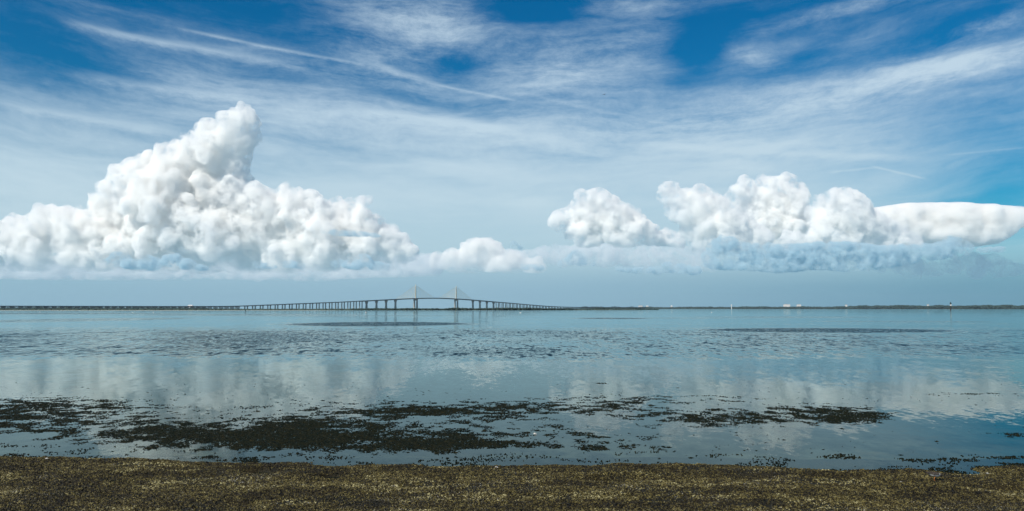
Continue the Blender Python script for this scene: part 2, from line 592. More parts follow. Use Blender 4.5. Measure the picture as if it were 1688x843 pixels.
# ------------------------------------------------------------------ clouds: real closed bodies of vapour, many kilometres off
def cloud_mat(name, density=0.011, col=(1.0, 0.998, 0.990), lo=0.47, hi=0.68, zfade=None, ns=0.042, billow=0.34):
    """Vapour whose density frays at every scale; zfade = heights (own units) between which the base dissolves."""
    m, g, out = mat(name)
    tc = g.n.new('ShaderNodeTexCoord').outputs['Object']
    wv = g.vm('ADD', tc, g.vm('SCALE', g.noise(tc, ns * 1.3, 2, 0.6, 0.0, 1), scale=14.0))
    vo = g.n.new('ShaderNodeTexVoronoi')
    vo.feature = 'F1'
    vo.normalize = True
    vo.inputs['Detail'].default_value = 1.0
    vo.inputs['Roughness'].default_value = 0.6
    vo.inputs['Lacunarity'].default_value = 2.3
    vo.inputs['Scale'].default_value = ns * 1.5
    g.put(vo.inputs['Vector'], wv)
    nz = g.add(g.mul(g.noise(tc, ns, 6, 0.66), 1.0 - billow), g.mul(g.sub(0.95, vo.outputs['Distance']), billow))
    calm_ = g.noise(tc, 0.011, 2, 0.5)          # some flanks are smooth and soft, others crisp
    dn_ = g.ss(g.add(nz, g.mul(g.sub(calm_, 0.5), 0.22)), lo, hi)
    if zfade:
        z_ = g.sep(tc)[2]
        big_ = g.noise(g.vm('MULTIPLY', tc, (0.02, 0.02, 0.05)), 1, 4, 0.6)
        dn_ = g.mul(dn_, g.ss(g.add(z_, g.mul(g.sub(big_, 0.5), 60)), zfade[0], zfade[1]))
    v = g.n.new('ShaderNodeVolumePrincipled')
    v.inputs['Color'].default_value = (*col, 1)
    v.inputs['Absorption Color'].default_value = (0, 0, 0, 1)
    g.put(v.inputs['Density'], g.mul(dn_, density))
    v.inputs['Anisotropy'].default_value = 0.0
    g.l.new(v.outputs[0], out.inputs['Volume'])
    return m


_ico = {}
def ico(sub):
    if sub not in _ico:
        bm = bmesh.new()
        bmesh.ops.create_icosphere(bm, subdivisions=sub, radius=1.0)
        bm.verts.ensure_lookup_table()
        _ico[sub] = (np.array([v.co[:] for v in bm.verts]), np.array([[v.index for v in f.verts] for f in bm.faces]))
        bm.free()
    return _ico[sub]


def spheres_mesh(S, sub=2):
    """S rows: x y z rx ry rz"""
    v, f = ico(sub)
    S = np.asarray(S, float)
    V_ = (v[None] * S[:, None, 3:6] + S[:, None, 0:3]).reshape(-1, 3)
    F_ = (f[None] + (np.arange(len(S)) * len(v))[:, None, None]).reshape(-1, 3)
    return V_, F_


def remesh(me, voxel, smooth=1):
    tmp = link("tmp", me)
    md = tmp.modifiers.new("r", 'REMESH')
    md.mode = 'VOXEL'
    md.voxel_size = voxel
    md.use_smooth_shade = True
    if smooth:
        sm = tmp.modifiers.new("s", 'SMOOTH')
        sm.factor = 0.5
        sm.iterations = smooth
    dg = bpy.context.evaluated_depsgraph_get()
    me2 = bpy.data.meshes.new_from_object(tmp.evaluated_get(dg))
    bpy.data.objects.remove(tmp)
    bpy.data.meshes.remove(me)
    return me2


def cloud(name, label, blobs, dist, material, seed, voxel=1.5, amp=(6, 1.6, 1.0), scales=(44, 20, 9), kids=(16, 3), ky=0.9, squash=1.0, group=None, base=None, soften=6):
    """blobs: (px, py, radius[, vertical factor]) in picture pixels at this distance. The object's own unit is one such pixel."""
    rnd = random.Random(seed)
    c0 = pix(blobs[0][0], HY - 60, dist)
    k = dist / F
    S = []
    for b in blobs:
        px, py, r = b[:3]
        sq = b[3] if len(b) > 3 else squash
        p0 = pix(px, py, dist) - c0
        r *= 1.06
        c = Vector((p0.x / k, (rnd.random() - 0.35) * r * 0.9, p0.z / k))
        S.append((c.x, c.y, c.z, r, r * ky, r * sq))
        for i in range(kids[0]):
            d = Vector((rnd.gauss(0, 1), rnd.gauss(-0.35, 0.8), rnd.gauss(0.25, 0.9))).normalized()
            r2 = r * rnd.choice((0.15, 0.2, 0.26, 0.34, 0.46))
            q = c + Vector((d.x, d.y, d.z * sq)) * (r * (1.0 - r2 / r * rnd.uniform(0.2, 0.75)))
            S.append((q.x, q.y, q.z, r2, r2, r2 * max(sq, 0.6)))
            for j in range(kids[1]):
                d2 = (d + Vector((rnd.gauss(0, 0.7), rnd.gauss(0, 0.7), rnd.gauss(0, 0.7)))).normalized()
                r3 = r2 * rnd.uniform(0.25, 0.55)
                q2 = q + Vector((d2.x, d2.y, d2.z * max(sq, 0.6))) * (r2 * 0.9)
                S.append((q2.x, q2.y, q2.z, r3, r3, r3 * max(sq, 0.6)))
    v, f = spheres_mesh(S, 2)
    me = remesh(np_mesh("tmp", v, f), voxel * 1.7, soften)
    for lvl, (a, s_) in enumerate(zip(amp, scales)):
        n = len(me.vertices)
        co = np.empty(n * 3, np.float32); me.vertices.foreach_get('co', co); P = co.reshape(-1, 3).astype(float)
        no = np.empty(n * 3, np.float32); me.vertices.foreach_get('normal', no); no = no.reshape(-1, 3)
        off = np.stack([fbm(P / s_ * 0.9 + 31 * i_, 3, seed + i_) for i_ in range(3)], 1) - 0.5
        Q = P / s_ + off * 1.3
        w_ = worley(Q, seed + int(s_))
        msk = np.clip(3.4 * fbm(P / (s_ * 3.2) + 5, 2, seed + 3) - 0.9, 0.05, 1.8)
        disp = (np.sqrt(np.clip(1 - w_ ** 2, 0, 1)) - 0.66) * a * 1.6 * msk + (fbm(P / s_ * 1.6, 3, seed + 50) - 0.5) * a * 0.8
        P = P + no * disp[:, None]
        if base is not None and lvl == 0:
            zb = (HY - 60) - base + (fbm(P * np.array([1 / 60, 1 / 60, 0]), 4, seed + 9) - 0.5) * 18
            under = P[:, 2] < zb
            P[under, 2] = zb[under] - (zb[under] - P[under, 2]) * 0.16
        me.vertices.foreach_set('co', P.astype(np.float32).ravel())
        me.update()
        if lvl < len(amp) - 1:
            me = remesh(me, voxel * (1.3 if lvl == 0 else 1.0), 0)
    me.name = name
    me.polygons.foreach_set('use_smooth', np.ones(len(me.polygons), dtype=bool))
    o = link(name, me, material)
    o.location = c0
    o.scale = (k, k, k)
    tag(o, label, 'cloud', group)
    return o


def filled(top, bottom, step, rmax, sq=1.0):
    """Blobs that fill the space between an upper and a lower outline."""
    out_ = []
    x_ = top[0][0]
    while x_ <= top[-1][0]:
        t_ = float(np.interp(x_, *zip(*top))); b_ = float(np.interp(x_, *zip(*bottom)))
        h_ = max(b_ - t_, 4)
        r_ = min(rmax, h_ / 2 / sq)
        k_ = max(1, int(math.ceil(h_ / (1.3 * r_ * sq))))
        for q_ in range(k_):
            y_ = t_ + r_ * sq if k_ == 1 else t_ + r_ * sq + (h_ - 2 * r_ * sq) * q_ / (k_ - 1)
            out_.append((x_, y_, r_, sq))
        x_ += step
    return out_


white = cloud_mat("cloud_white", 0.017, zfade=(-6, 44))
white2 = cloud_mat("cloud_white_high_base", 0.017, zfade=(26, 60))
white3 = cloud_mat("cloud_white_mid_base", 0.017, zfade=(16, 56))
soft = cloud_mat("cloud_soft", 0.011, (0.998, 0.996, 0.988), lo=0.36, hi=0.72, ns=0.035)
soft2 = cloud_mat("cloud_soft_base", 0.013, (0.995, 0.993, 0.985), lo=0.42, hi=0.68, zfade=(-6, 40))
thin = cloud_mat("cloud_thin", 0.0036, (0.95, 0.97, 0.98), lo=0.46, hi=0.70, ns=0.05)
grey = cloud_mat("cloud_shade_grey", 0.025, (0.72, 0.85, 0.90), lo=0.50, hi=0.70, ns=0.06)  # the low clouds' shade is put into the vapour's colour

A1 = [(396, 206, 28), (404, 200, 22), (408, 222, 20), (382, 222, 34), (352, 226, 28), (345, 250, 36), (310, 258, 32), (285, 272, 36), (250, 282, 32), (222, 290, 30), (204, 300, 24), (215, 330, 34), (182, 318, 22),
      (165, 330, 20), (270, 325, 50), (330, 310, 50), (374, 290, 32), (372, 262, 26), (392, 240, 22), (380, 330, 42), (405, 335, 30), (436, 342, 34), (470, 346, 34), (502, 347, 33), (528, 356, 28),
      (548, 348, 22, .7), (575, 338, 18, .6), (600, 331, 15, .6), (560, 366, 34), (585, 390, 38), (620, 396, 26), (640, 398, 26), (660, 406, 20), (676, 416, 14),
      (170, 362, 34), (130, 380, 34), (112, 366, 27), (84, 374, 32), (60, 376, 22), (40, 388, 28), (15, 388, 28), (-20, 392, 34), (-60, 396, 40),
      (0, 420, 34), (50, 418, 34), (110, 412, 40), (170, 405, 42), (230, 385, 50), (290, 385, 55), (350, 385, 55), (410, 390, 50), (460, 392, 48), (510, 395, 46), (545, 405, 40), (600, 415, 34), (650, 425, 22),
      (260, 420, 40), (330, 425, 40), (400, 425, 40), (470, 425, 38), (200, 425, 34), (140, 430, 30), (80, 435, 30), (530, 430, 34)]
cloud("cumulus_cloud", "tallest white cumulus with a leaning bulbous head, above the low left end of the bridge", A1, 21000, white, 3, voxel=1.4, base=448)
cloud("cumulus_cloud", "small soft pale cumulus just right of the bridge's two towers", [(800, 408, 16), (783, 414, 18), (770, 428, 22), (812, 424, 24), (840, 430, 18), (745, 428, 16), (722, 432, 14), (860, 438, 16),
      (800, 440, 30), (760, 442, 24), (830, 446, 24), (880, 444, 16)], 24000, soft2, 11, voxel=1.5, amp=(4, 2.4, 1.2), scales=(20, 10, 5), base=450)
cloud("cumulus_cloud", "round-topped white cumulus standing apart right of the picture's middle, its left side ragged", [(985, 336, 24), (965, 338, 20), (1002, 340, 20), (955, 356, 20), (1010, 360, 30), (985, 368, 34), (1042, 364, 20),
      (1050, 380, 22), (925, 358, 15), (918, 366, 12), (940, 372, 20), (1070, 388, 18), (1025, 385, 30), (1095, 396, 16), (970, 388, 24), (1110, 400, 20)], 22500, white2, 21, voxel=1.25, amp=(4, 1.2, 0.9), scales=(30, 13, 6), base=408)
cloud("cumulus_cloud", "bright white cumulus leaning up to the left at the left end of the right-hand bank", [(1102, 313, 14), (1094, 322, 10), (1108, 326, 17), (1118, 334, 20), (1132, 344, 24), (1130, 330, 17), (1153, 322, 17), (1150, 342, 26), (1176, 338, 22), (1130, 352, 22),
      (1192, 352, 24), (1205, 370, 24), (1222, 364, 18), (1240, 376, 13), (1170, 372, 28), (1143, 376, 22), (1155, 395, 22), (1190, 395, 26), (1230, 395, 22), (1255, 392, 16), (1165, 408, 20), (1200, 410, 24), (1240, 408, 22)], 18500, white3, 31, voxel=1.25, amp=(4, 1.2, 0.9), scales=(30, 13, 6), base=418)
cloud("cumulus_cloud", "broad white cumulus with rounded heads behind the left-leaning one", [(1228, 312, 18), (1208, 322, 14), (1262, 308, 18), (1268, 324, 22), (1300, 308, 19), (1318, 312, 12), (1318, 324, 12), (1290, 330, 30), (1245, 335, 28), (1300, 356, 34),
      (1260, 362, 36), (1325, 370, 28), (1290, 390, 32), (1330, 396, 26), (1240, 392, 30)], 22000, white3, 41, voxel=1.25, amp=(4, 1.2, 0.9), scales=(30, 13, 6), base=410)
cloud("cumulus_cloud", "domed white cumulus sloping down to the right in front of the anvil cloud", [(1384, 328, 18), (1362, 336, 19), (1348, 350, 18), (1402, 332, 18), (1418, 346, 20), (1390, 354, 34), (1365, 372, 30), (1425, 366, 24), (1442, 362, 15), (1458, 372, 15),
      (1475, 378, 15), (1492, 385, 13), (1506, 392, 11), (1415, 385, 30), (1455, 392, 22), (1385, 396, 30), (1350, 398, 26), (1485, 400, 16), (1320, 405, 24), (1420, 405, 26), (1460, 405, 20), (1510, 404, 14)], 19500, white3, 51, voxel=1.25, amp=(4, 1.2, 0.9), scales=(30, 13, 6), base=408)
cloud("anvil_cloud", "smooth pale anvil cloud spreading flat out of the right edge of the picture",
      filled([(1425, 352), (1450, 341), (1480, 337), (1530, 334), (1590, 335), (1640, 338), (1700, 345), (1760, 354)],
             [(1425, 400), (1500, 405), (1560, 402), (1600, 408), (1640, 402), (1656, 392), (1662, 380), (1690, 374), (1760, 362)], 11, 15, 0.9), 26000, soft, 61,
      voxel=1.5, amp=(0.8, 0.7, 0.7), scales=(40, 14, 6), kids=(4, 1), ky=3.0, soften=22)
cloud("cumulus_cloud", "low fading bank of cumulus under the anvil cloud at the right edge", [(1450, 440, 12), (1480, 438, 14), (1515, 440, 13), (1570, 436, 15), (1600, 432, 15), (1630, 434, 15), (1655, 440, 13), (1680, 446, 12), (1540, 446, 14), (1610, 446, 16), (1650, 448, 15), (1500, 448, 15)], 27000, thin, 71,
      voxel=1.5, amp=(3, 1.8, 1.1), scales=(18, 9, 5), base=456)
cloud("cloud_veil", "long pale veil of cloud under the tallest cumulus, above the bridge's left end", filled([(-70, 430), (100, 424), (300, 428), (500, 424), (650, 420), (720, 418)], [(-70, 458), (100, 462), (300, 460), (500, 462), (650, 458), (720, 454)], 16, 16, 0.8),
      26500, thin, 76, voxel=1.8, amp=(3, 2, 1.2), scales=(30, 12, 6), kids=(7, 2), ky=2.0)
cloud("cloud_veil", "pale smooth veil of cloud linking the small soft cumulus to the right-hand bank", [(690, 436, 14, .8), (712, 434, 16, .8), (736, 432, 18, .8), (762, 430, 18, .8), (790, 428, 20, .8), (816, 426, 20, .8), (842, 427, 20, .8), (870, 428, 20, .8), (895, 425, 22, .8), (925, 422, 22, .8), (960, 420, 24, .8), (1000, 420, 26, .8), (1040, 420, 26, .8), (1080, 422, 26, .8), (1120, 425, 26, .8), (1155, 428, 24, .8)],
      25000, thin, 75, voxel=1.6, amp=(3, 2, 1.2), scales=(30, 12, 6), kids=(10, 3), base=456)
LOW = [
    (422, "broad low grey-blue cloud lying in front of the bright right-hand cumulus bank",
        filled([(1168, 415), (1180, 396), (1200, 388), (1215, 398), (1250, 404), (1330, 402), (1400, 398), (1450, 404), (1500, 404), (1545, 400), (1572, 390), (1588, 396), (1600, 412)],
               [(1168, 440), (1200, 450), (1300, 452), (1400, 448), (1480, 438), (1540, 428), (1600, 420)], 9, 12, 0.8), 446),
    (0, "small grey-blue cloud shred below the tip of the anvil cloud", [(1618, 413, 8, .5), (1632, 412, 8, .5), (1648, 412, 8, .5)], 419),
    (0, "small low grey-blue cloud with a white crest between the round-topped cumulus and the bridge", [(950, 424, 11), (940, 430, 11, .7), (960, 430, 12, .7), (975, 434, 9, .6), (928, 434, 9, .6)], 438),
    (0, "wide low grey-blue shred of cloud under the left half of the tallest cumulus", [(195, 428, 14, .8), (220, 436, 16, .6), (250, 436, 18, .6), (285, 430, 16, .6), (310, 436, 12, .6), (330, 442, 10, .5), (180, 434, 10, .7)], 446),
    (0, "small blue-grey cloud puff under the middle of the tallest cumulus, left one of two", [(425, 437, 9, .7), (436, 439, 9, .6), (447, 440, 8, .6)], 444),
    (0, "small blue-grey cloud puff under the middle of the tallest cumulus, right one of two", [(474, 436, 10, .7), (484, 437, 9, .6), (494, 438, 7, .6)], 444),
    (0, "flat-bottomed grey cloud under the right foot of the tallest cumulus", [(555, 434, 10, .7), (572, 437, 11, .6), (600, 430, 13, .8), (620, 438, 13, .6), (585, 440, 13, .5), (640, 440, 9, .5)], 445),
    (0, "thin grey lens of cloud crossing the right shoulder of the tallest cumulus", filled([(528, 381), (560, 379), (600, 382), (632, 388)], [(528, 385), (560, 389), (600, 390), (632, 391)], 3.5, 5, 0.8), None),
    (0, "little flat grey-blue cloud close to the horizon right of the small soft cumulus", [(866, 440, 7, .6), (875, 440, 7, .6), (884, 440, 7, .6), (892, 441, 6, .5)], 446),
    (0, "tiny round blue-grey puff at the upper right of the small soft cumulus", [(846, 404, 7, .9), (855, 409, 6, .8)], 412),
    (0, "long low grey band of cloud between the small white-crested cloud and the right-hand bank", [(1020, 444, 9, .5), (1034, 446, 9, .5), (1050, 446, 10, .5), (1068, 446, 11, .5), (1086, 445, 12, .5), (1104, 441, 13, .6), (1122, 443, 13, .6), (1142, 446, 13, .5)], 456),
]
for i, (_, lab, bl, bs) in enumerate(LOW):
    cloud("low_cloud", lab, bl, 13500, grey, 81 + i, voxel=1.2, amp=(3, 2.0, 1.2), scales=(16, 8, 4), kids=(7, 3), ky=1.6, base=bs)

# ------------------------------------------------------------------ the bridge: a cable-stayed main span with long trestle approaches
COS, SIN = 0.5333, 0.8459
TH = math.atan2(SIN, COS)
m_conc = plain("concrete", (0.30, 0.30, 0.27), 0.8, 0.12, 0.05)
m_cream = plain("cream_concrete", (0.78, 0.70, 0.52), 0.8, 0.05, 0.05)
m_deck = plain("deck_concrete", (0.18, 0.19, 0.19), 0.8, 0.12, 0.05)
m_cable = plain("yellow_cable_paint", (0.92, 0.78, 0.48), 0.5, 0.05, 0.1)
bridge = empty("bridge", (-414.5, 4612.0, 0.0), TH, label="long cable-stayed road bridge with two fan-cabled towers and a low trestle across the bay", cat="bridge")
DS = [(-3200, 11), (-2290, 11), (-1700, 11.5), (-1400, 12.5), (-1328, 14), (-1060, 23.5), (-770, 33.5), (-567, 42), (-348, 51.5), (-183, 58), (0, 62), (183, 59), (348, 54), (567, 45), (772, 37), (1000, 27.5), (1205, 20), (1400, 15.5), (1600, 14), (3100, 14), (4200, 14)]
_ds = np.array(DS, float)


def deck_z(s):
    w = 60.0
    return float(np.mean([np.interp(s + d, _ds[:, 0], _ds[:, 1]) for d in np.linspace(-w, w, 9)]))


ss_ = list(np.arange(-3150, 4100, 25.0))
mb = MB()
prev = None
for s_ in ss_:
    z = deck_z(s_)
    dp = 4.2 if -620 < s_ < 620 else 2.4
    w2 = 14.5
    ring = [(s_, -w2, z), (s_, -w2, z - 0.9), (s_, -5.5, z - dp), (s_, 5.5, z - dp), (s_, w2, z - 0.9), (s_, w2, z)]
    if prev:
        mb.prism(prev, ring)
    prev = ring
mb.build("deck", m_deck, bridge)
for sd in (-1, 1):
    mb = MB(); prev = None
    for s_ in ss_:
        z = deck_z(s_)
        ring = [(s_, sd * 14.2, z + .003), (s_, sd * 13.8, z + .003), (s_, sd * 13.8, z + 1.1), (s_, sd * 14.2, z + 1.1)]
        if prev:
            mb.prism(prev, ring)
        prev = ring
    mb.build("parapet", m_conc, bridge)


def column(mb, s0, t0, z0, z1, a0, b0, a1, b1):
    mb.prism([(s0 - a0, t0 - b0, z0), (s0 + a0, t0 - b0, z0), (s0 + a0, t0 + b0, z0), (s0 - a0, t0 + b0, z0)],
             [(s0 - a1, t0 - b1, z1), (s0 + a1, t0 - b1, z1), (s0 + a1, t0 + b1, z1), (s0 - a1, t0 + b1, z1)])


def pier(kind, s_):
    """One pier with its cap; its shape follows the kind of approach."""
    z = deck_z(s_)
    mb = MB()
    if kind == 'main':                      # single tapering pier with a head that flares out under the deck
        column(mb, s_, 0, -1, 3, 8, 12, 8, 12)
        column(mb, s_, 0, 3, z - 18, 2.6, 6.0, 2.3, 4.6)
        column(mb, s_, 0, z - 18, z - 4.3, 2.3, 4.6, 3.3, 8.5)
    elif kind == 'twin':
        for t0 in (-8.2, 8.2):
            column(mb, s_, t0, 0.5, z - 3.6, 1.3, 2.6, 1.1, 2.2)
            column(mb, s_, t0, z - 3.6, z - 2.3, 1.4, 5.2, 1.4, 6.0)
        column(mb, s_, 0, -1, 0.6, 3.5, 13, 3.5, 13)
    else:                                   # pile bent
        for t0 in np.linspace(-12.5, 12.5, 6):
            column(mb, s_, t0, -1, z - 3.4, .9, .9, .9, .9)
        column(mb, s_, 0, z - 3.4, z - 2.3, 1.3, 14, 1.3, 14)
    return mb


bents = []
for k_ in range(4):
    for sg in (-1, 1):
        bents.append(('main', sg * (348 + 73 * k_)))
s_ = 608
while s_ < 1440:
    bents += [('twin', s_), ('twin', -s_)]
    s_ += 41.1
bents = [b for b in bents if not (b[0] == 'twin' and b[1] < -1335)]
s_ = -1352
near = []
while s_ > -2700:
    near.append(('bent', s_)); s_ -= 27.2
for kind, s_ in bents + near[:48]:
    pier(kind, s_).build("pier", m_conc, bridge)
mb = MB()
s_ = 1470
rest = near[48:]
while s_ < 3500:
    rest.append(('bent', s_)); s_ += 27.2
for kind, s_ in rest:
    q = pier(kind, s_)
    mb.add(q.v, q.f)
tag(mb.build("trestle_pier", m_conc, bridge), kind='stuff')

for sg in (-1, 1):
    s0 = sg * 183
    zd = deck_z(s0)
    mb = MB()
    column(mb, s0, 0, -1, 5, 14, 22, 13, 20)
    for t0 in (-1, 1):                      # two legs that lean together under and beside the deck
        mb.prism([(s0 - 3.6, t0 * 9 - 4, 5), (s0 + 3.6, t0 * 9 - 4, 5), (s0 + 3.6, t0 * 9 + 4, 5), (s0 - 3.6, t0 * 9 + 4, 5)],
                 [(s0 - 3.0, t0 * 9 - 3.2, zd - 12), (s0 + 3.0, t0 * 9 - 3.2, zd - 12), (s0 + 3.0, t0 * 9 + 3.2, zd - 12), (s0 - 3.0, t0 * 9 + 3.2, zd - 12)])
    column(mb, s0, 0, zd - 12, zd - 4.3, 3.6, 12.5, 3.6, 13)
    mb.build("pier", m_conc, bridge)
    mb = MB()
    column(mb, s0, 0, zd + .01, 112, 2.4, 2.2, 1.9, 1.7)
    column(mb, s0, 0, 112, 131, 1.9, 1.7, 0.9, 0.8)
    pyl = mb.build("pylon", m_cream, bridge)
    mb = MB(); mb.tube((s0, 0, 131), (s0, 0, 134), .25, .1)
    mb.build("mast", m_conc, pyl)
    for side in (-1, 1):
        for i_ in range(21):
            sa = s0 + side * (12 + i_ * 7.6)
            zt = 66 + i_ * 3.0
            mb = MB(); mb.tube((sa, 0, deck_z(sa)), (s0 + side * 1.5, 0, min(zt + 6, 126)), 0.24, n=6)
            mb.build("cable", m_cable, bridge)


# ------------------------------------------------------------------ far shores: low land with woods too far off to count
m_man = plain("mangrove_foliage", (0.016, 0.034, 0.024), 0.9, 0.5, 0.12)
m_flat = plain("mud_flat_ground", (0.10, 0.10, 0.07), 0.9, 0.3, 0.02)
m_sand = plain("pale_sand", (0.42, 0.40, 0.33), 0.9, 0.1, 0.02)
m_marsh = plain("marsh_grass_leaves", (0.026, 0.056, 0.042), 0.9, 0.4, 0.1)


def strip(name, line, half, ztop, m, kind='structure'):
    """A low island: line of (px, depth), half width in metres."""
    pts = [Vector(((px - W / 2) / F * d, d, 0)) for px, d in line]
    mb = MB()
    rnd = random.Random(5)
    n = 60
    P = []
    for i_ in range(n + 1):
        u = i_ / n * (len(pts) - 1)
        a = min(int(u), len(pts) - 2)
        P.append(pts[a].lerp(pts[a + 1], u - a))
    prev = None
    for i_, p in enumerate(P):
        e = min(1, min(i_, n - i_) / 4) * .95 + .05
        h = half * e * rnd.uniform(0.8, 1.15)
        ring = [(p.x, p.y - h, -0.5), (p.x, p.y - h * .7, ztop * e), (p.x, p.y + h * .7, ztop * e), (p.x, p.y + h, -0.5)]
        if prev:
            mb.prism(prev, ring)
        prev = ring
    return tag(mb.build(name, m), kind=kind)


def thicket(name, line, n, hmin, hmax, w, m, seed, label, sp=(1.6, 1.0), spread=40, hfun=None):
    """A wood read as one mass: many leafy clumps of uneven height along a line."""
    rs = np.random.RandomState(seed)
    pts = np.array([((px - W / 2) / F * d, d) for px, d in line])
    u = rs.rand(n) * (len(pts) - 1)
    a = np.minimum(u.astype(int), len(pts) - 2)
    xy = pts[a] + (pts[a + 1] - pts[a]) * (u - a)[:, None]
    P3 = np.stack([xy[:, 0] / 55, xy[:, 1] / 55, np.zeros(n)], 1)
    hh = hmin + (hmax - hmin) * np.clip(fbm(P3, 4, seed) * 1.9 - 0.45, 0, 1) ** 1.2
    xy[:, 1] += (rs.rand(n) - 0.5) * spread
    xy[:, 0] += (rs.rand(n) - 0.5) * 12
    r = w * (0.6 + 0.8 * rs.rand(n))
    z = hh * (0.25 + 0.75 * rs.rand(n))
    S = np.stack([xy[:, 0], xy[:, 1], np.maximum(z - r * .4, r * 0.3), r * sp[0], r * sp[0], r * sp[1]], 1)
    v, f = spheres_mesh(S, 1)
    v = v + (np.stack([_hash(np.arange(len(v)), np.zeros(len(v), int), np.full(len(v), k_), seed) for k_ in range(3)], 1) - .5) * w * 0.5
    o = link(name, np_mesh(name, v, f), m)
    return tag(o, label, 'trees', kind='stuff')


# near low islet under the left approach and the towers
isl = [(-260, 1500), (0, 1420), (300, 1400), (560, 1400), (800, 1450), (960, 1650), (1080, 2000)]
strip("marsh_ground", isl, 60, 0.5, m_flat)
strip("sand_flat", [(-260, 1240), (80, 1180), (250, 1150), (420, 1200), (560, 1250)], 26, 0.22, m_sand)
thicket("marsh_grass", isl, 9000, 1.3, 2.3, 1.5, m_marsh, 4, None, (2.4, .8), 60)["category"] = "marsh grass"
thicket("mangrove_trees", [(584, 1380), (640, 1380), (720, 1390), (850, 1440), (940, 1600), (1060, 1950)], 5200, 2.0, 4.4, 1.3, m_man, 6, None, (1.8, 1), 40)
thicket("mangrove_trees", [(-200, 1450), (60, 1420), (180, 1410), (420, 1400), (600, 1400)], 900, 1.6, 2.6, 1.2, m_man, 8, None, (2.2, .8), 30)
# causeway land behind the left trestle, far right-hand shore
farl = [(-400, 6800), (0, 6900), (400, 7200)]
farr = [(960, 7500), (1080, 7000), (1200, 6400), (1400, 5500), (1560, 4800), (1700, 4400), (2050, 3900)]
strip("far_shore_ground", farr, 70, 1.2, m_flat)
thicket("shore_woods", farr[:4], 6500, 11, 19, 7, m_man, 14, None, (1.7, .9), 80)
thicket("shore_woods", farr[3:], 6500, 14, 23, 6, m_man, 15, None, (1.6, 1), 80)
thicket("shore_woods", [(-260, 3300), (0, 3300), (200, 3350), (340, 3400)], 1500, 5, 9, 5.0, m_man, 16, None, (1.8, .8), 50)
strip("far_shore_ground", [(-260, 3300), (0, 3300), (200, 3350), (370, 3400)], 40, 1.0, m_flat)
for o in list(COL.objects):
    if o.name.startswith(("marsh_grass", "mangrove_trees", "shore_woods")):
        o['label'] = {"marsh_grass": "low green marsh grass on the islet in front of the bridge",
                      "mangrove_trees": "dark mangrove thicket on the islet under the bridge's high spans",
                      "mangrove_trees.001": "sparse low mangroves on the islet at the far left",
                      "shore_woods": "low wooded shoreline right of the bridge's far end",
                      "shore_woods.001": "taller dark wooded shoreline along the right-hand horizon",
                      "shore_woods.002": "wooded strip seen through the low trestle at the left"}[o.name]

m_white = plain("white_render", (0.78, 0.76, 0.72), 0.7, 0.05, 0.1)
m_roofg = plain("grey_roof", (0.35, 0.33, 0.31), 0.8, 0.1, 0.1)
m_glass = plain("dark_glass", (0.05, 0.07, 0.09), 0.2, 0.1, 0.1)


def building(px, depth, w, h, d, label, z0=0.0, floors=2, gable=False):
    c = pix(px, HY, depth)
    o = empty("white_building", (c.x, c.y, z0), label=label, cat="building")
    mb = MB(); mb.box(-w / 2, w / 2, -d / 2, d / 2, 0, h)
    mb.build("wall", m_white, o)
    mb = MB()
    if gable:
        mb.prism([(-w / 2 - .6, -d / 2 - .6, h + .01), (w / 2 + .6, -d / 2 - .6, h + .01), (w / 2 + .6, d / 2 + .6, h + .01), (-w / 2 - .6, d / 2 + .6, h + .01)],
                 [(-w / 2 + 3, -.2, h + 3), (w / 2 - 3, -.2, h + 3), (w / 2 - 3, .2, h + 3), (-w / 2 + 3, .2, h + 3)])
    else:
        mb.box(-w / 2 - .5, w / 2 + .5, -d / 2 - .5, d / 2 + .5, h + .01, h + .8)
        mb.box(-w * .2, w * .05, -d * .2, d * .2, h + .8, h + 3.0)
    mb.build("roof", m_roofg if not gable else m_white, o)
    nw = max(2, int(w / 7))
    for fl in range(floors):
        for i_ in range(nw):
            x0 = -w / 2 + (i_ + .5) * w / nw
            zz = h * (fl + .35) / floors
            mb = MB(); mb.box(x0 - 1.1, x0 + 1.1, -d / 2 - .05, -d / 2 + .1, zz, zz + 1.5)
            mb.build("window", m_glass, o)
    return o


building(1297, 6350, 46, 35, 18, "longer white building on the far shore, left of the shorter white one", floors=4)
building(1317, 6300, 27, 34, 18, "short white building on the far shore, right of the longer white one", floors=4)
building(1056, 7350, 36, 29, 18, "white building at the left end of the wooded shore near the bridge's far end", floors=3)
building(1067, 7350, 22, 26, 16, "smaller white building beside the one at the bridge's far end", floors=2, gable=True)
building(1107, 7200, 14, 27, 12, "lone tiny white house on the shore between the bridge's end and the water tower", floors=2, gable=True)
building(1530, 5150, 9, 28, 10, "narrow white building among the trees left of the tall channel marker", floors=3)
building(1395, 5900, 12, 30, 12, "small pale building in the trees midway along the right-hand shore", floors=3)
building(314, 3480, 20, 15, 14, "white building behind the low trestle at the left", floors=2, gable=True)
c = pix(1206, HY, 6200)
wt = empty("water_tower", (c.x, c.y, 0), label="slim white water tower rising above the far shore right of the bridge", cat="water tower")
mb = MB(); mb.tube((0, 0, 0), (0, 0, 22), 3.0, 2.2, 12); mb.build("stem", m_white, wt)
mb = MB(); mb.tube((0, 0, 22), (0, 0, 25), 2.2, 5.5, 14); mb.tube((0, 0, 25.01), (0, 0, 31), 5.5, 5.5, 14); mb.tube((0, 0, 31.01), (0, 0, 33), 5.5, 2.0, 14)
mb.build("tank", m_white, wt)


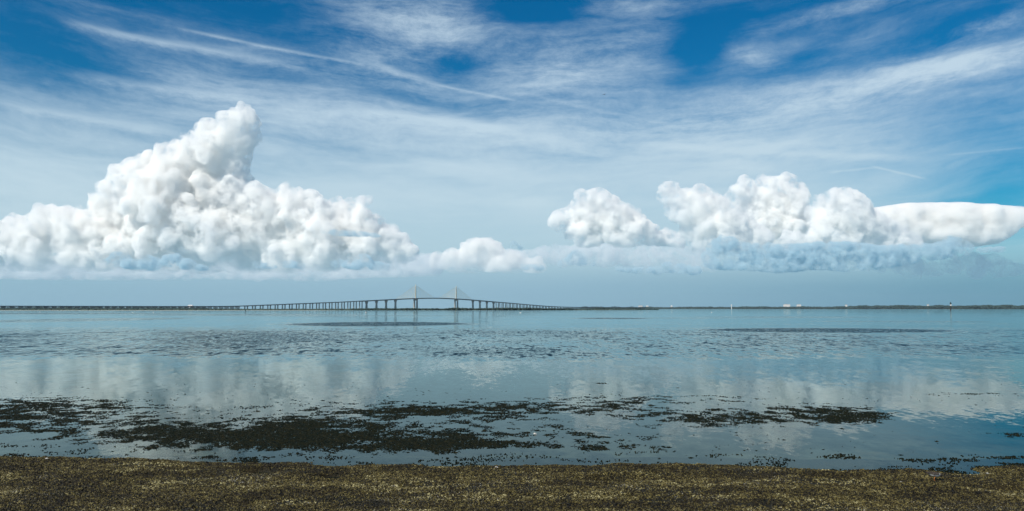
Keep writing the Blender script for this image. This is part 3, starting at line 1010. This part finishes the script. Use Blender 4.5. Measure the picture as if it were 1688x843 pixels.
# ------------------------------------------------------------------ channel markers
m_pile = plain("tarred_pile", (0.035, 0.03, 0.025), 0.8, 0.2, 3)
m_board = plain("dark_marker_board", (0.03, 0.06, 0.05), 0.5, 0.1, 1)
def marker(px, depth, h, r, label, boards):
    c = pix(px, HY, depth)
    o = empty("channel_marker", (c.x, c.y, 0), label=label, cat="channel marker")
    mb = MB(); mb.tube((0, 0, -1), (0, 0, h), r, r * .85, 10); mb.build("pile", m_pile, o)
    for z_, w_, mt in boards:
        mb = MB(); mb.box(-w_, w_, -r - .12, -r - .02, z_ - w_, z_ + w_); mb.build("board", mt, o)
    mb = MB(); mb.tube((0, 0, h + .005), (0, 0, h + .4), r * .6, r * .5, 8); mb.build("lamp", m_glass, o)
marker(405, 620, 1.9, .16, "short dark marker post in the water left of the bridge's rising span", [(1.5, .45, m_board)])
marker(1567, 1000, 10.0, .55, "tall dark channel marker with a pale board in front of the right-hand shore", [(8.6, 1.0, m_board), (6.6, .8, m_white)])


# ------------------------------------------------------------------ birds
def skin_bird(name, verts, edges, radii, m, parent, root=0):
    me = bpy.data.meshes.new(name)
    me.from_pydata(verts, edges, [])
    tmp = link("tmp", me)
    md = tmp.modifiers.new("skin", 'SKIN')
    for v, r in zip(me.skin_vertices[0].data, radii):
        v.radius = (r, r) if not isinstance(r, tuple) else r
    me.skin_vertices[0].data[root].use_root = True
    md.use_smooth_shade = True
    s2 = tmp.modifiers.new("sub", 'SUBSURF'); s2.levels = 2; s2.render_levels = 2
    dg = bpy.context.evaluated_depsgraph_get()
    me2 = bpy.data.meshes.new_from_object(tmp.evaluated_get(dg))
    bpy.data.objects.remove(tmp)
    me2.name = name
    return link(name, me2, m, parent)


m_feath = plain("white_feathers", (0.82, 0.81, 0.78), 0.8, 0.04, 20)
m_bill = plain("yellow_bill", (0.6, 0.38, 0.05), 0.5, 0.05, 20)
m_dark = plain("dark_feathers", (0.045, 0.035, 0.028), 0.8, 0.4, 30)
m_orange = plain("orange_legs", (0.45, 0.16, 0.04), 0.6, 0.1, 30)


def egret(px, depth, rz, label, scale=1.0):
    c = pix(px, HY, depth)
    o = empty("egret", (c.x, c.y, -0.08), rz, label=label, cat="bird", group="white egrets wading off the islet")
    V_ = [(0, 0, .50), (.14, 0, .56), (.21, 0, .66), (.16, 0, .80), (.20, 0, .90), (.27, 0, .92), (-.18, 0, .46), (-.32, 0, .40), (.0, .045, .26), (.01, .05, 0), (.0, -.045, .26), (.05, -.05, 0)]
    E_ = [(0, 1), (1, 2), (2, 3), (3, 4), (4, 5), (0, 6), (6, 7), (0, 8), (8, 9), (0, 10), (10, 11)]
    R_ = [.11, .085, .035, .03, .035, .028, .09, .03, .014, .012, .014, .012]
    b = skin_bird("body", V_, E_, R_, m_feath, o)
    mb = MB(); mb.tube((.285, 0, .92), (.40, 0, .895), .016, .003, 6); mb.build("beak", m_bill, o)
    o.scale = (scale,) * 3
    return o


egret(253, 430, 0.3, "white egret standing in the water off the left islet, below the white building", 1.15)
egret(603, 430, 2.7, "white egret standing in the water below the bridge's left main piers", 1.2)
egret(519, 560, 0.2, "distant white egret in the water below the left approach span", .9)
egret(66, 470, 3.0, "leftmost white egret, in the water near the left edge of the picture", .9)
egret(165, 480, 0.4, "white egret second from the left, in the water below the low trestle", .85)


def gull(px, depth, rz, label, scale=1.0):
    c = pix(px, HY, depth)
    o = empty("gull", (c.x, c.y, 0), rz, label=label, cat="bird", group="white gulls resting on the water")
    V_ = [(0, 0, .07), (.14, 0, .10), (.18, 0, .19), (.21, 0, .22), (-.16, 0, .10), (-.28, 0, .13)]
    skin_bird("body", V_, [(0, 1), (1, 2), (2, 3), (0, 4), (4, 5)], [.10, .08, .045, .045, .075, .025], m_feath, o)
    mb = MB(); mb.tube((.25, 0, .22), (.31, 0, .205), .014, .004, 6); mb.build("beak", m_bill, o)
    o.scale = (scale,) * 3
    return o


gull(858, 470, 0.2, "white gull floating below the descending right side of the bridge", 2.0)
gull(1173, 520, 2.8, "white gull floating off the right-hand shore, left of the water tower", 1.5)
gull(219, 500, 0.1, "white gull floating between two egrets at the left", 1.4)

# shorebird on the wrack at the right
c = ground(1541, 791, 0.0)
zb = float(beach_z(np.array([c.x]), np.array([c.y]))[0])
c = ground(1541, 793, zb)
tb = empty("shorebird", (c.x, c.y, zb - .004), 0.15, label="small dark-backed shorebird with a white belly foraging on the seaweed at the right", cat="bird")
V_ = [(0, 0, .085), (.05, 0, .085), (.085, 0, .083), (.112, 0, .070), (-.05, 0, .096), (-.10, 0, .112)]
E_ = [(0, 1), (1, 2), (2, 3), (0, 4), (4, 5)]
R_ = [.033, .030, .018, .017, .027, .009]
for sd in (-1, 1):
    mb = MB()
    mb.tube((.005 + sd * .01, sd * .014, .066), (-.004 + sd * .016, sd * .016, .034), .0055, .0032, 6)
    mb.tube((-.004 + sd * .016, sd * .016, .034), (.008 + sd * .022, sd * .016, -.004), .0032, .0028, 6)
    mb.build("leg", m_orange, tb)
skin_bird("body", V_, E_, R_, plain("dirty_white_feathers", (0.42, 0.41, 0.38), 0.8, 0.1, 30), tb)  # one even dirty white over the whole body
mb = MB(); mb.tube((.122, 0, .064), (.148, 0, .046), .0042, .0015, 6); mb.build("beak", m_dark, tb)
skin_bird("breast", [(.050, 0, .084), (.085, 0, .084), (.113, 0, .070)], [(0, 1), (1, 2)], [.0305, .0200, .0195], m_dark, tb)
for sd in (-1, 1):
    mb = MB()
    pts = [(.05, .026, .112), (.045, .037, .094), (-.03, .036, .094), (-.12, .012, .118), (-.135, .006, .127), (-.06, .020, .128), (.0, .02, .124)]
    a = [(x_, y_ * sd, z_) for x_, y_, z_ in pts]
    b_ = [(x_, y_ * sd * .7, z_ - .006) for x_, y_, z_ in pts]
    mb.prism(a, b_) if sd < 0 else mb.prism(b_, a)
    mb.build("wing", m_dark, tb)
# flying bird high up
p0 = pix(996, 156, 170)
fb = empty("flying_bird", p0, 0.9, label="tiny dark bird flying high above the middle of the bay", cat="bird")
V_ = [(0, 0, 0), (.12, 0, .01), (.18, 0, .01), (-.14, 0, 0), (-.24, 0, 0), (.03, .20, .10), (-.02, .46, .02), (.03, -.20, .10), (-.02, -.46, .02)]
skin_bird("body", V_, [(0, 1), (1, 2), (0, 3), (3, 4), (0, 5), (5, 6), (0, 7), (7, 8)], [.05, .04, .02, .03, (.06, .01), .03, .012, .03, .012], m_dark, fb)

# ------------------------------------------------------------------ wrack, shell grit, seagrass
def rotz(v, a):
    c, s = np.cos(a)[:, None], np.sin(a)[:, None]
    return np.stack([v[..., 0] * c - v[..., 1] * s, v[..., 0] * s + v[..., 1] * c, v[..., 2]], -1)


def scatter(name, X, Y, Z, L, Wd, Ht, ang, tmpl, faces, m, rs, jit=0.3, tilt=0.5, macro=0.0):
    n = len(X)
    t = np.asarray(tmpl, float)[None].repeat(n, 0)
    t = t + (rs.rand(*t.shape) - .5) * jit
    t = t * np.stack([L, Wd, Ht], 1)[:, None, :]
    tl = (rs.rand(n) - .5) * 2 * tilt
    c, s = np.cos(tl)[:, None], np.sin(tl)[:, None]
    t = np.stack([t[..., 0] * c - t[..., 2] * s, t[..., 1], t[..., 0] * s + t[..., 2] * c], -1)
    t = rotz(t, ang)
    v = t + np.stack([X, Y, Z], 1)[:, None, :]
    k = t.shape[1]
    f = (np.asarray(faces)[None] + (np.arange(n) * k)[:, None, None]).reshape(-1, 3)
    me = np_mesh(name, v.reshape(-1, 3), f)
    rv = rs.rand(n)
    if macro:
        rv = np.clip(rv * .75 + .12 + macro * (fbm(np.stack([X * 1.1, Y * 2.6, 0 * X + 8], 1), 4, 60) - .5) * 2 + macro * 1.7 * (fbm(np.stack([X * 6, Y * 6, 0 * X], 1), 3, 61) - .5), 0, 1)
    attr(me, "rnd", np.repeat(rv, k))
    return link(name, me, m)


TET = [(-.5, -.4, 0), (.5, -.3, .1), (.1, .5, 0), (.0, .0, 1.0)]
TETF = [(0, 2, 1), (0, 1, 3), (1, 2, 3), (2, 0, 3)]
STR = [(-.5, -.3, 0), (-.5, .3, 0), (0, -.5, .9), (0, .5, .8), (.5, -.2, .1), (.5, .2, .2), (0, 0, -.1)]
STRF = [(0, 2, 1), (1, 2, 3), (2, 4, 3), (3, 4, 5), (0, 6, 2), (2, 6, 4), (1, 3, 6), (3, 5, 6)]


def rnd_mat(name, stops, rough=.7, spec=.3):
    m, g, out = mat(name)
    p = g.n.new('ShaderNodeBsdfPrincipled')
    a = g.n.new('ShaderNodeAttribute'); a.attribute_name = "rnd"
    g.put(p.inputs['Base Color'], g.ramp(a.outputs['Fac'], stops))
    p.inputs['Roughness'].default_value = rough
    p.inputs['Specular IOR Level'].default_value = spec
    g.l.new(p.outputs[0], out.inputs[0])
    return m


rs = np.random.RandomState(7)
def beach_pts(n, y0=8.6, y1=13.6):
    Y = y0 + (y1 - y0) * rs.rand(n)
    X = (rs.rand(n) * 2 - 1) * (Y * 0.66 + 3.2)
    Z = beach_z(X, Y)
    return X, Y, Z


m_wr = rnd_mat("wrack_weed", [(0, (0.003, 0.0025, 0.0015)), (.35, (0.018, 0.014, 0.005)), (.6, (0.068, 0.055, 0.016)), (.85, (0.140, 0.118, 0.040)), (1, (0.34, 0.31, 0.16))], .6, .2)
X, Y, Z = beach_pts(275000)
d = fbm(np.stack([X * 1.4, Y * 2.2, 0 * X], 1), 3, 77)
kf = (Z > -0.004) & (rs.rand(len(X)) < np.clip(.6 + (d - .42) * 4, .38, 1))
X, Y, Z = X[kf], Y[kf], Z[kf]
n = len(X)
o = scatter("wrack", X, Y, Z - .002, .016 + .045 * rs.rand(n) ** 2, .007 + .014 * rs.rand(n), .006 + .018 * rs.rand(n), rs.rand(n) * 6.3, STR, STRF, m_wr, rs, tilt=.6, macro=.3)
tag(o, "brown and olive shreds of seaweed washed up over the beach", "seaweed", kind='stuff')

m_gr = rnd_mat("shell_grit", [(0, (0.01, 0.01, 0.008)), (.45, (0.04, 0.038, 0.024)), (.70, (0.15, 0.14, 0.10)), (.86, (0.34, 0.32, 0.25)), (1, (0.78, 0.75, 0.68))], .5, .4)
X, Y, Z = beach_pts(170000, 8.6, 12.9)
d = fbm(np.stack([X * .9, Y * 1.6, 0 * X + 3], 1), 3, 78)
t = np.interp(X, SHX, SHY) - Y
kf = (Z > 0.012) & (rs.rand(len(X)) < np.clip((d - .40) * 3.2 + .15, .06, 1) * np.clip(t / 1.5, .25, 1))
X, Y, Z = X[kf], Y[kf], Z[kf]
n = len(X)
o = scatter("shell_grit", X, Y, Z + .003, .006 + .014 * rs.rand(n) ** 3, .005 + .009 * rs.rand(n) ** 2, .003 + .006 * rs.rand(n), rs.rand(n) * 6.3, TET, TETF, m_gr, rs, tilt=.8, macro=.2)
tag(o, "small pale shell fragments and pebbles strewn among the seaweed on the beach", "shell grit", kind='stuff')

# seagrass lying at the surface of the shallows
PATCH = [(60, 672, 150, 15, .95), (150, 690, 110, 14, .55), (20, 700, 60, 12, .6), (150, 716, 80, 10, .75), (110, 742, 40, 4, .5), (300, 716, 110, 14, .85), (430, 716, 170, 20, 1.15), (600, 722, 170, 16, 1.15), (560, 695, 180, 14, .65),
         (730, 728, 90, 11, 1.1), (840, 730, 50, 5, .8), (650, 678, 90, 7, .7), (800, 678, 90, 8, .75), (730, 672, 200, 12, .35), (980, 672, 140, 12, .35), (1000, 660, 80, 8, .35), (1190, 686, 90, 10, .8), (1110, 690, 70, 8, .4), (1340, 684, 90, 13, 1.15),
         (1400, 684, 50, 9, .7), (1160, 655, 90, 5, .35), (1000, 735, 90, 6, .45), (1100, 720, 180, 18, .16), (900, 715, 150, 20, .22), (1665, 715, 30, 4, .6), (1600, 715, 60, 8, .15), (1580, 649, 120, 5, .3), (992, 631, 12, 1.5, .7), (1060, 660, 400, 16, .12), (400, 668, 500, 14, .12), (700, 700, 800, 34, .06)]
n0 = 2600000
PY = 640 + 135 * rs.rand(n0)                       # candidates, spread evenly over the water between 13 and 26 m
Yc = 12.6 + 15.0 * rs.rand(n0)
Xc = (rs.rand(n0) * 2 - 1) * (Yc * .66 + .5)
PXc = Xc / Yc * F + W / 2
PYc = HY + CAMZ * F / Yc
dn = np.zeros(n0)
for px, py, rx, ry, a in PATCH:
    dn = dn + a * np.exp(-(((PXc - px) / rx) ** 2) * 0.9 - (((PYc - py) / ry) ** 2) * 0.9)
N1 = fbm(np.stack([Xc * 1.1, Yc * 1.5, 0 * Xc], 1), 4, 90)
N2 = fbm(np.stack([Xc * 4.0, Yc * 3.6, 0 * Xc + 9], 1), 3, 91)
val = dn * (.25 + 1.4 * N1) + (N2 - .5) * 2.0 * np.clip(dn * 3, 0.0, 1)
pr = np.clip((val - .36) * 1.0, 0, 1) ** 1.3
wide = np.exp(-((PXc - 620) / 800) ** 4) * np.exp(-((PYc - 695) / 48) ** 4)
pr = pr * .42 + .012 * wide * np.clip((N1 - .42) * 5, 0, 1) * np.clip((N2 - .45) * 6, 0, 1)
kf = rs.rand(n0) < pr
X, Y = Xc[kf], Yc[kf]
n = len(X)
print("seagrass", n)
m_sg = rnd_mat("seagrass_blades", [(0, (0.001, 0.004, 0.003)), (.5, (0.004, 0.008, 0.003)), (.85, (0.012, 0.012, 0.004)), (1, (0.026, 0.022, 0.007))], .7, .12)
o = scatter("seagrass", X, Y, np.full(n, -.004), .02 + .11 * rs.rand(n) ** 2.5, .005 + .013 * rs.rand(n), .006 + .014 * rs.rand(n) ** 2, rs.randn(n) * .8, STR, STRF, m_sg, rs, tilt=.08)
tag(o, "dark mats of seagrass breaking the surface of the shallows", "seagrass", kind='stuff')

# loose weed at the water's edge
n0 = 60000
X = (rs.rand(n0) * 2 - 1) * 9.5
Y = np.interp(X, SHX, SHY) + rs.rand(n0) ** 1.6 * 1.3 - .1
N1 = fbm(np.stack([X * 2.2, Y * 3.5, 0 * X + 2], 1), 3, 95)
pxe = X / Y * F + W / 2
wt_ = np.where((pxe > 1350), 1.0, np.where(np.abs(pxe - 385) < 45, .9, .35))
kf = rs.rand(n0) < np.clip((N1 - .53) * 6, 0, 1) * wt_ * .45
X, Y = X[kf], Y[kf]
n = len(X)
o = scatter("loose_weed", X, Y, np.full(n, 0.0), .02 + .03 * rs.rand(n), .008 + .012 * rs.rand(n), .008 + .01 * rs.rand(n), rs.rand(n) * 6.3, STR, STRF, m_sg, rs, tilt=.2)
tag(o, "loose dark scraps of weed floating along the water's edge", "seaweed", kind='stuff')

# a few whole shells that catch the eye
m_shell = plain("bleached_shell", (0.55, 0.53, 0.48), 0.5, 0.1, 60)
def shell(px, py, size, rz, label, zz=None, upright=False):
    c = ground(px, py, 0.03)
    z0 = float(beach_z(np.array([c.x]), np.array([c.y]))[0]) if zz is None else zz
    mb = MB()
    R_, N_ = 5, 14
    rows = []
    for j in range(R_ + 1):
        q = j / R_
        row = []
        for i_ in range(N_ + 1):
            a = -1.25 + 2.5 * i_ / N_
            rr = q * (1 + .05 * math.cos(i_ * math.pi))
            row.append((size * rr * math.sin(a), size * (rr * math.cos(a) - .5), size * .38 * math.sqrt(max(0, 1 - (q * 1.0 - .45) ** 2 * 3)) * math.cos(a * .9) * (.2 + .8 * math.sin(math.pi * min(q + .1, 1)))))
        rows.append(row)
    vs = [p for r_ in rows for p in r_]
    lo = [(x_, y_, z_ * .7 - size * .04) for x_, y_, z_ in vs]
    w_ = N_ + 1
    fs = [(j * w_ + i_, j * w_ + i_ + 1, (j + 1) * w_ + i_ + 1, (j + 1) * w_ + i_) for j in range(R_) for i_ in range(N_)]
    mb.add(vs, [f[::-1] for f in fs]); mb.add(lo, fs)
    me = bpy.data.meshes.new("shell"); me.from_pydata(mb.v, [], mb.f); me.update()
    o = link("shell", me, m_shell)
    o.location = (c.x, c.y, z0 + size * .15)
    o.rotation_euler = (1.3 if upright else .5, .2, rz)
    return tag(o, label, "shell", "bleached shells on the beach and in the shallows")


shell(819, 773, .035, .4, "white shell at the water's edge below the bridge's right tower")
shell(1627, 781, .045, 1.4, "white shell at the water's edge right of the foraging shorebird")
shell(882, 714, .035, .1, "pale shell poking up from the water right of the dark seagrass mats", zz=0.01, upright=True)
shell(1485, 801, .035, 2.2, "white shell on the seaweed left of the foraging shorebird")
shell(78, 759, .04, 1.0, "white shell at the top of the beach near the left edge of the picture")

# ------------------------------------------------------------------ the air over the bay
mb = MB(); mb.box(-9100, 9100, -300, 9350, -12, 150)
m_hz, g, out = mat("haze_air")
v = g.n.new('ShaderNodeVolumePrincipled')
v.inputs['Color'].default_value = (0.62, 0.86, 1.0, 1)
v.inputs['Density'].default_value = 0.00003
v.inputs['Anisotropy'].default_value = 0.2
g.l.new(v.outputs[0], out.inputs['Volume'])
tag(mb.build("haze", m_hz), kind='stuff')
